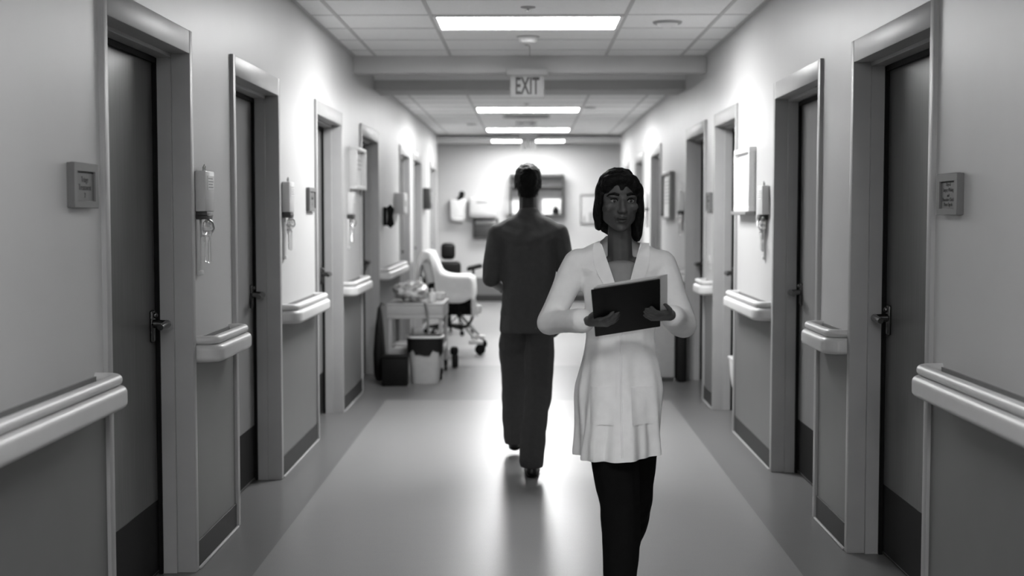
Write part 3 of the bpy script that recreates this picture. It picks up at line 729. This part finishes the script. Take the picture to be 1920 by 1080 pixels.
def blob(fn, voxel, smooth=6, cuts=(), disp=None, drop=None, name='blob'):
    """fn(bm) fills closed shapes; they are fused into one continuous skin, smoothed, optionally displaced and trimmed"""
    bm = bmesh.new(); fn(bm)
    bmesh.ops.recalc_face_normals(bm, faces=bm.faces[:])
    me = bpy.data.meshes.new('src'); bm.to_mesh(me); bm.free()
    o = bpy.data.objects.new('src', me); COL.objects.link(o)
    rm = o.modifiers.new('r', 'REMESH'); rm.mode = 'VOXEL'; rm.voxel_size = voxel
    if smooth:
        s = o.modifiers.new('s', 'SMOOTH'); s.factor = .5; s.iterations = smooth
    dg = bpy.context.evaluated_depsgraph_get()
    out = bpy.data.meshes.new_from_object(o.evaluated_get(dg)); out.name = name
    bpy.data.objects.remove(o); bpy.data.meshes.remove(me)
    out.materials.clear()
    if disp or cuts or drop:
        bm = bmesh.new(); bm.from_mesh(out)
        bm.normal_update()
        if disp:
            mv = [(v, v.normal.copy() * disp(v.co)) for v in bm.verts]
            for v, d in mv: v.co += d
        if drop:
            for co, no in drop[1]: bmesh.ops.bisect_plane(bm, geom=bm.verts[:] + bm.edges[:] + bm.faces[:], plane_co=co, plane_no=no)
            bmesh.ops.delete(bm, geom=[f_ for f_ in bm.faces if drop[0](f_.calc_center_median())], context='FACES')
        for co, no in cuts:
            bmesh.ops.bisect_plane(bm, geom=bm.verts[:] + bm.edges[:] + bm.faces[:], plane_co=co, plane_no=no, clear_outer=True)
        bm.to_mesh(out); bm.free()
    return out

def finger(bm, base, d1, d2, d3, l, r):
    p0 = Vector(base); p1 = p0 + Vector(d1).normalized() * l * .45; p2 = p1 + Vector(d2).normalized() * l * .32; p3 = p2 + Vector(d3).normalized() * l * .23
    caps(bm, [p0, p1, p2, p3], [r, r * .95, r * .88, r * .75], 1)

def hand(bm, wrist, fwd, palm, thumb, curl=.5, size=1.0):
    """wrist point; fwd = direction of the fingers; palm = direction the palm faces; thumb = side the thumb is on"""
    W = Vector(wrist); F = Vector(fwd).normalized(); Pn = Vector(palm); Pn = (Pn - F * Pn.dot(F)).normalized()
    T = F.cross(Pn); T = T if T.dot(Vector(thumb)) > 0 else -T
    k = size
    kn = [W + F * (.088 - abs(i - 1) * .004) * k + T * (.028 - i * .019) * k for i in range(4)]
    hull(bm, [ell(W, .021 * k)] + [ell(p, (.0115 * k,) * 3) for p in kn] + [ell(W + T * .022 * k + F * .03 * k, .014 * k)], 1)
    a = curl
    for i, (p, l) in enumerate(zip(kn, (.072, .080, .075, .058))):
        d1 = F * math.cos(a * .6) + Pn * math.sin(a * .6); d2 = F * math.cos(a * 1.5) + Pn * math.sin(a * 1.5); d3 = F * math.cos(a * 2.1) + Pn * math.sin(a * 2.1)
        finger(bm, p, d1, d2, d3, l * k, .0088 * k)
    b0 = W + T * .022 * k + F * .028 * k
    finger(bm, b0, T * .8 + F * .7 + Pn * .25, F * .9 + T * .3 + Pn * .45, F * .8 + Pn * .6, .075 * k, .0105 * k)

def head(bm, c, yaw_m, face=1.0, hs=1.0):
    """c = centre of the skull; local face direction is -y, rotated by yaw_m (Matrix 3x3)"""
    def L(x, y, z): return Vector(c) + yaw_m @ (Vector((x, y, z)) * hs)
    def E(x, y, z, r): return (L(x, y, z), Vector(r if isinstance(r, (tuple, list)) else (r, r, r)) * hs, yaw_m)
    hull(bm, [E(0, .012, .028, (.074, .092, .082)), E(0, -.035, .0, (.062, .055, .07))])             # cranium
    hull(bm, [E(0, -.03, -.01, (.064, .06, .055)), E(0, -.055, -.095, (.028, .026, .02)), E(.042, -.02, -.065, .02), E(-.042, -.02, -.065, .02)])  # jaw
    hull(bm, [E(.03, -.078, .022, (.024, .014, .010)), E(-.03, -.078, .022, (.024, .014, .010))])   # brow
    hull(bm, [E(0, -.088, .008, (.009, .009, .01)), E(0, -.106, -.03, (.012, .012, .010))])         # nose
    for s in (-1, 1):
        hull(bm, [E(s * .012, -.096, -.033, (.009, .010, .008)), E(0, -.10, -.03, (.008, .01, .008))])  # nostril wings
        hull(bm, [E(s * .042, -.066, -.018, (.022, .02, .018)), E(s * .05, -.03, -.03, .018)])      # cheek
        hull(bm, [E(s * .076, .012, .01, (.007, .018, .022)), E(s * .074, .008, -.025, (.006, .011, .012))])  # ear
    hull(bm, [E(.018, -.084, -.057, (.01, .010, .006)), E(-.018, -.084, -.057, (.01, .010, .006)), E(0, -.091, -.055, (.012, .009, .006))])  # upper lip
    hull(bm, [E(.014, -.083, -.069, (.01, .010, .006)), E(-.014, -.083, -.069, (.01, .010, .006)), E(0, -.088, -.069, (.01, .009, .006))])  # lower lip
    hull(bm, [E(0, -.074, -.098, (.018, .016, .014)), E(0, -.05, -.09, .02)])                         # chin
    return L, E

def shoe(parent, heel, toe, m='shoe', w=.045):
    """heel, toe: ground points (local); the sole follows that line"""
    h, t = Vector(heel), Vector(toe); d = (t - h); ln = d.length; d.normalize(); sx = Vector((d.y, -d.x, 0)).normalized(); up = sx.cross(d)
    if up.z < 0: up = -up
    rot = Matrix((sx, d, up)).transposed()
    def fn(bm):
        hull(bm, [ell(h + d * .035 + up * .03, (w * .72, .038, .030), rot), ell(h + d * ln * .45 + up * .03, (w * .75, .05, .030), rot), ell(h + d * (ln - .06) + up * .026, (w, .055, .026), rot)])
        hull(bm, [ell(h + d * .045 + up * .06, (w * .72, .045, .04), rot), ell(h + d * ln * .55 + up * .05, (w * .7, .05, .03), rot)])
    me = blob(fn, .006, 3, name='shoe'); o = link('shoe', me, m, parent, ang=180)
    def fs(bm): hull(bm, [ell(h + d * .035 + up * .009, (w * .8, .042, .009), rot), ell(h + d * ln * .5 + up * .008, (w * .75, .05, .008), rot), ell(h + d * (ln - .06) + up * .008, (w * 1.08, .062, .008), rot)])
    q = bmesh.new(); fs(q); mm = MB(); mm.add(q); mm.build('sole', 'black', o)
    return o

def folds(amp, freq, seed, vert=.35):
    def f(co):
        p = Vector((co.x * freq, co.y * freq, co.z * freq * vert + seed))
        return amp * noise.noise(p) + amp * .5 * noise.noise(p * 2.3)
    return f

# ---- the walking man, seen from behind (faces +y)
man = thing('person', 'person in dark grey scrubs walking away down the corridor', 'person', (0, 7.74, 0))
RY = Matrix.Rotation(PI, 3, 'Z')         # face towards +y
hipL, hipR = Vector((-.08, .0, .90)), Vector((.078, -.01, .90))
kneeL, kneeR = Vector((-.085, .27, .50)), Vector((.06, -.07, .47))
ankL, ankR = Vector((-.082, .46, .10)), Vector((.022, -.31, .105))
shL, shR = Vector((-.180, .07, 1.365)), Vector((.180, .07, 1.365))
elL, elR = Vector((-.215, .0, 1.10)), Vector((.235, -.03, 1.11))
wrL, wrR = Vector((-.17, .23, 1.04)), Vector((.20, .0, .90))
def man_body(bm):
    L, E = head(bm, (0, .135, 1.655), RY, hs=1.0)
    caps(bm, [(0, .09, 1.42), (0, .12, 1.58)], [.055, .054])
    hull(bm, [ell((0, .06, 1.30), (.12, .07, .06)), ell((0, .01, 1.12), (.11, .07, .1))]); hull(bm, [ell((0, .01, 1.12), (.11, .07, .1)), ell((0, -.01, .95), (.12, .08, .09))])
    for a, b_, c_ in ((shL, elL, wrL), (shR, elR, wrR)):
        hull(bm, [ell((0, .08, 1.38), .04), ell(a, .038)])
        caps(bm, [a, b_, c_], [.040, .038, .027])
    hand(bm, wrL, (.25, 1, -.1), (1, -.1, -.3), (0, .2, 1), .5)
    hand(bm, wrR, (-.1, .12, -1), (-1, .1, 0), (0, 1, .1), .45)
    for h_, k_, a_ in ((hipL, kneeL, ankL), (hipR, kneeR, ankR)):
        caps(bm, [h_, k_, a_], [.085, .055, .038])
link('body', blob(man_body, .0048, 4), 'skin_m', man, ang=180)
def man_hair(bm):
    c = Vector((0, .135, 1.655))
    hull(bm, [(c + RY @ Vector((0, .016, .034)), Vector((.082, .099, .089)), RY), (c + RY @ Vector((0, .04, -.01)), Vector((.075, .066, .06)), RY)])
    hull(bm, [(c + RY @ Vector((0, .045, -.02)), Vector((.07, .055, .05)), RY), (c + RY @ Vector((0, .055, -.07)), Vector((.05, .03, .02)), RY)])
link('hair', blob(man_hair, .005, 3, cuts=[((0, .19, 1.69), (0, 1, -.75))], disp=folds(.004, 60, 2, 1)), 'hair', man, ang=180)
def man_top(bm):
    hull(bm, [ell((0, .055, 1.315), (.16, .115, .05)), ell((0, .035, 1.20), (.172, .125, .08))])
    hull(bm, [ell((0, .035, 1.20), (.172, .125, .08)), ell((0, .0, 1.06), (.155, .112, .08))])
    hull(bm, [ell((0, .0, 1.06), (.155, .112, .08)), ell((0, -.01, .80), (.176, .148, .05))])
    hull(bm, [ell((0, .105, 1.50), (.062, .055, .02)), ell((0, .09, 1.42), (.10, .07, .03))])
    for a in (shL, shR):
        hull(bm, [ell((0, .10, 1.475), (.06, .055, .03)), ell(a, (.05, .065, .045)), ell((0, .045, 1.31), (.14, .12, .05))])
    for a, b_ in ((shL, elL), (shR, elR)):
        caps(bm, [a, a.lerp(b_, .5), a.lerp(b_, 1.0)], [.058, .056, .055])
dl = (elL - shL).normalized(); dr = (elR - shR).normalized()
mt = blob(man_top, .008, 6, cuts=[((0, 0, .79), (0, 0, -1)), ((0, .10, 1.505), (0, .25, 1))], disp=folds(.010, 9, 4, .5))
o = link('scrub_top', mt, 'scrub', man, ang=180)
def man_tr(bm):
    hull(bm, [ell((0, -.005, .95), (.14, .095, .05)), ell(hipL, (.078, .10, .08)), ell(hipR, (.078, .10, .08))])
    for h_, k_, a_ in ((hipL, kneeL, ankL), (hipR, kneeR, ankR)):
        hull(bm, [ell(h_, (.078, .10, .10)), ell(h_.lerp(k_, .5) + Vector((0, 0, 0)), (.092, .095, .05))]); caps(bm, [h_.lerp(k_, .5), k_, k_.lerp(a_, .55), a_ + Vector((0, 0, -.015))], [.093, .08, .075, .074])
dLL = (ankL - kneeL).normalized(); dRR = (ankR - kneeR).normalized()
link('trousers', blob(man_tr, .008, 6, cuts=[((0, 0, .055), (0, 0, -1))], disp=folds(.010, 8, 9, .7)), 'trouser', man, ang=180)
shoe(man, (-.082, .42, .012), (-.085, .68, .085))
shoe(man, (.022, -.37, .004), (.025, -.10, .004))

# ---- the woman in the white coat, walking towards the viewer (faces -y)
wom = thing('person', 'person in white coat walking towards the viewer reading a black clipboard', 'person', (.335, 4.82, 0))
HT = Matrix.Rotation(math.radians(6), 3, 'Z') @ Matrix.Rotation(math.radians(5), 3, 'X')
wsL, wsR = Vector((-.150, .03, 1.30)), Vector((.150, .03, 1.30))       # screen left / right shoulder
weL, weR = Vector((-.255, .01, 1.085)), Vector((.225, .01, 1.075))
wwL, wwR = Vector((-.135, -.215, 1.105)), Vector((.16, -.20, 1.125))
wkF, wkB = Vector((-.005, -.10, .44)), Vector((.06, .12, .42))
waF, waB = Vector((-.01, -.22, .085)), Vector((.055, .40, .16))
HC = Vector((-.01, -.015, 1.525))
def wom_body(bm):
    head(bm, HC, HT, hs=.96)
    caps(bm, [(0, .03, 1.31), (-.005, .012, 1.46)], [.047, .043])
    hull(bm, [ell((0, .02, 1.26), (.10, .06, .05)), ell((0, .02, 1.08), (.09, .06, .1))]); hull(bm, [ell((0, .02, 1.08), (.09, .06, .1)), ell((0, .02, .86), (.11, .08, .09))])
    for a, b_, c_ in ((wsL, weL, wwL), (wsR, weR, wwR)):
        hull(bm, [ell((0, .02, 1.28), .035), ell(a, .03)]); caps(bm, [a, b_, c_], [.034, .034, .023])
    hand(bm, wwL, (.72, -.55, .02), (.2, .35, 1), (.4, -1, .5), .55, .93)
    hand(bm, wwR, (-.62, -.6, .02), (-.2, .35, 1), (-.4, -1, .5), .55, .93)
    for x, k_, a_ in ((-.05, wkF, waF), (.06, wkB, waB)):
        caps(bm, [(x, .02, .84), k_, a_], [.08, .05, .034])
B = link('body', blob(wom_body, .0045, 4), 'skin_f', wom, ang=180)
def HL(x, y, z): return HC + HT @ (Vector((x, y, z)) * .96)
for s in (-1, 1):
    e = MB(); e.ball(HL(s * .031, -.0805, .004), (.0125, .0105, .0085), 3); e.build('eye', 'eyewhite', B)
    e = MB(); e.ball(HL(s * .031, -.0895, .004), (.0055, .003, .0055), 2); e.build('iris', 'iris', B)
    e = MB(); e.tube([HL(s * .014, -.092, .026), HL(s * .03, -.0925, .0315), HL(s * .048, -.081, .027), HL(s * .056, -.071, .02)], [.0045, .0052, .004, .002], 8); e.build('eyebrow', 'hair', B)
    e = MB(); e.tube([HL(s * .018, -.0875, .006), HL(s * .024, -.0905, .012), HL(s * .033, -.0905, .0135), HL(s * .043, -.083, .0085)], [.002, .0028, .0028, .002], 8); e.build('eyelid', 'hair', B)
e = MB()
e.tube([HL(-.024, -.083, -.062), HL(-.012, -.0965, -.0575), HL(0, -.1005, -.0585), HL(.012, -.0965, -.0575), HL(.024, -.083, -.062)], [.002, .005, .0045, .005, .002], 10)
e.tube([HL(-.022, -.083, -.064), HL(-.010, -.096, -.0695), HL(0, -.098, -.071), HL(.010, -.096, -.0695), HL(.022, -.083, -.064)], [.002, .005, .006, .005, .002], 10)
e.build('lips', 'lip', B)
def wom_hair(bm):
    def E(x, y, z, r): return (HL(x, y, z), Vector(r) * .96, HT)
    hull(bm, [E(0, .018, .040, (.084, .096, .083)), E(0, .05, -.01, (.078, .062, .07))])
    hull(bm, [E(0, .05, -.02, (.078, .055, .06)), E(.01, .06, -.10, (.07, .04, .05))])
    hull(bm, [E(.074, -.005, .02, (.018, .045, .05)), E(.082, .01, -.05, (.017, .04, .05)), E(.075, .02, -.13, (.02, .04, .03))])
    hull(bm, [E(-.072, .0, .02, (.016, .045, .05)), E(-.078, .02, -.05, (.013, .035, .04)), E(-.07, .03, -.10, (.013, .03, .02))])
    hull(bm, [E(.01, -.045, .083, (.055, .035, .022)), E(.055, -.035, .06, (.02, .035, .03))]); hull(bm, [E(-.01, -.045, .083, (.05, .035, .022)), E(-.058, -.03, .06, (.016, .035, .03))])
link('hair', blob(wom_hair, .005, 3, disp=folds(.004, 50, 5, .25)), 'hair', wom, ang=180)
def wom_coat(bm):
    hull(bm, [ell((0, .025, 1.275), (.135, .085, .045)), ell((0, .005, 1.19), (.142, .118, .07))])
    hull(bm, [ell((0, .005, 1.19), (.142, .118, .07)), ell((0, .02, 1.03), (.128, .105, .07))])
    hull(bm, [ell((0, .02, 1.03), (.128, .105, .07)), ell((0, .02, .85), (.160, .13, .06))])
    hull(bm, [ell((0, .02, .85), (.160, .13, .06)), ell((-.01, .0, .60), (.150, .18, .03))])
    hull(bm, [ell((0, .035, 1.392), (.055, .055, .02)), ell((0, .02, 1.28), (.10, .08, .04))])
    for a in (wsL, wsR):
        hull(bm, [ell((0, .035, 1.375), (.052, .052, .02)), ell(a, (.044, .052, .042)), ell((0, .02, 1.25), (.11, .09, .05))])
    for a, b_, c_ in ((wsL, weL, wwL), (wsR, weR, wwR)):
        caps(bm, [a, a.lerp(b_, .5), b_, b_.lerp(c_, .55), b_.lerp(c_, .90)], [.052, .050, .051, .045, .042])
def coatfold(co):
    low = min(1, max(0, (1.0 - co.z) / .4))
    a = math.atan2(co.y - .02, co.x)
    return .012 * noise.noise(Vector((co.x * 8, co.y * 8, co.z * 5 + 3))) + low * (.014 * math.sin(a * 7 + 1.2 * math.sin(co.z * 6)) + .006 * math.sin(a * 17))
coat = link('lab_coat', blob(wom_coat, .0075, 5, cuts=[((0, 0, .605), (.06, 0, -1)), ((0, .035, 1.388), (0, -.45, 1))], disp=coatfold, drop=(lambda c: c.y < 0.0 and c.z > 1.15 and abs(c.x) < (c.z - 1.15) * .32, [((0, 0, 1.15), (1, 0, -.32)), ((0, 0, 1.15), (-1, 0, -.32))])), 'coat', wom, ang=180)
# lapels, pockets, front seam laid on the coat's own surface
from mathutils.bvhtree import BVHTree
_me = coat.data
_bv = BVHTree.FromPolygons([v.co.copy() for v in _me.vertices], [tuple(p.vertices) for p in _me.polygons])
def front(x, z, off):
    h = _bv.ray_cast(Vector((x, -1, z)), Vector((0, 1, 0)))
    return Vector((x, (h[0].y if h[0] is not None and h[0].y < .08 else -.03) - off, z))
for s in (-1, 1):
    q = MB(); rings = []
    for k in range(9):
        z = 1.372 - .217 * k / 8; xi = (z - 1.15) * .32 + .001; w = .045 * math.sin(PI * min(1, (k + 1.5) / 9.5)) + .003
        a0, a1 = front(s * (xi + .003), z, .002), front(s * (xi + .003 + w), z, .002)
        rings.append([a0, a0 - Vector((0, .007, 0)), a1 - Vector((0, .006, 0)), a1])
    q.loft(rings); q.build('lapel', 'coat', coat, ang=60)
    q = MB()
    gx = [s * .072 - .04 + .08 * i / 6 for i in range(7)]
    q.loft([[front(x, z, -.003) for x in gx] + [front(x, z, .006) for x in reversed(gx)] for z in [.73 + .13 * j / 8 for j in range(9)]]); q.build('pocket', 'coat', coat, ang=60)
def blouse(bm):
    hull(bm, [ell((0, -.005, 1.29), (.06, .05, .02)), ell((0, -.03, 1.24), (.05, .06, .03)), ell((0, -.06, 1.15), (.03, .04, .03))])
link('blouse', blob(blouse, .006, 3), 'shirt', wom, ang=180)
q = MB(); q.tube([front(-.004, z, .0) for z in (1.15, 1.1, 1.05, 1.0, .95, .9, .85, .8, .75, .7, .65, .62)], .004, 8); q.build('front_seam', 'coat', coat)
def wom_tr(bm):
    hull(bm, [ell((0, .02, .88), (.14, .10, .06)), ell((-.05, .02, .82), (.085, .095, .08)), ell((.06, .02, .82), (.085, .095, .08))])
    for x, k_, a_ in ((-.05, wkF, waF), (.06, wkB, waB)):
        hp = Vector((x, .02, .80)); caps(bm, [hp, hp.lerp(k_, .6), k_, k_.lerp(a_, .35), a_ + Vector((0, 0, .0))], [.095, .088, .075, .073, .052])
link('trousers', blob(wom_tr, .008, 6, cuts=[((0, 0, .05), (0, 0, -1))], disp=folds(.006, 9, 3, .6)), 'tights', wom, ang=180)
shoe(wom, (-.01, -.18, .004), (-.02, -.42, .03), w=.04)
shoe(wom, (.055, .44, .12), (.05, .26, .004), w=.04)

# ---- clipboard in her hands
cb = thing('clipboard', 'black clipboard of white papers held by the woman in the coat', 'clipboard', (.335, 4.52, 1.155))
cb.rotation_euler = (math.radians(34), math.radians(-9), 0)
m = MB(); m.box(-.115, .115, -.16, .16, -.003, .003, .002, 1)
CB = m.build('board', 'black', cb)
cb.rotation_euler = (math.radians(-34), math.radians(-9), 0)
m = MB()
for k in range(4): m.box(-.105 + .004 * k, .105 + .012 * k, -.168 - .002 * k, .14, .0036 + k * .001, .0042 + k * .001)
m.build('papers', 'paper', cb, smooth=False)
m = MB(); m.box(-.045, .045, .125, .16, .004, .016, .004, 2); m.build('clip', 'steel', cb)

# ------------------------------------------------------------------ camera and view
cam = bpy.data.cameras.new('camera'); co = bpy.data.objects.new('camera', cam); COL.objects.link(co)
co.location = (0, 0, 1.478); co.rotation_euler = (math.radians(90 - 3.2052), 0, math.radians(.6864))
cam.sensor_width = 36; cam.lens = 2500 / 1920 * 36
cam.clip_start = .05; cam.clip_end = 100
cam.dof.use_dof = True; cam.dof.focus_distance = 5.2; cam.dof.aperture_fstop = 2.3
SC.camera = co
wd = bpy.data.worlds.new('world'); SC.world = wd; wd.use_nodes = True
wd.node_tree.nodes['Background'].inputs['Color'].default_value = (0, 0, 0, 1)
SC.view_settings.view_transform = 'Standard'; SC.view_settings.look = 'None'
SC.view_settings.gamma = 1.0; SC.view_settings.use_curve_mapping = False
SC.view_settings.exposure = 1.9
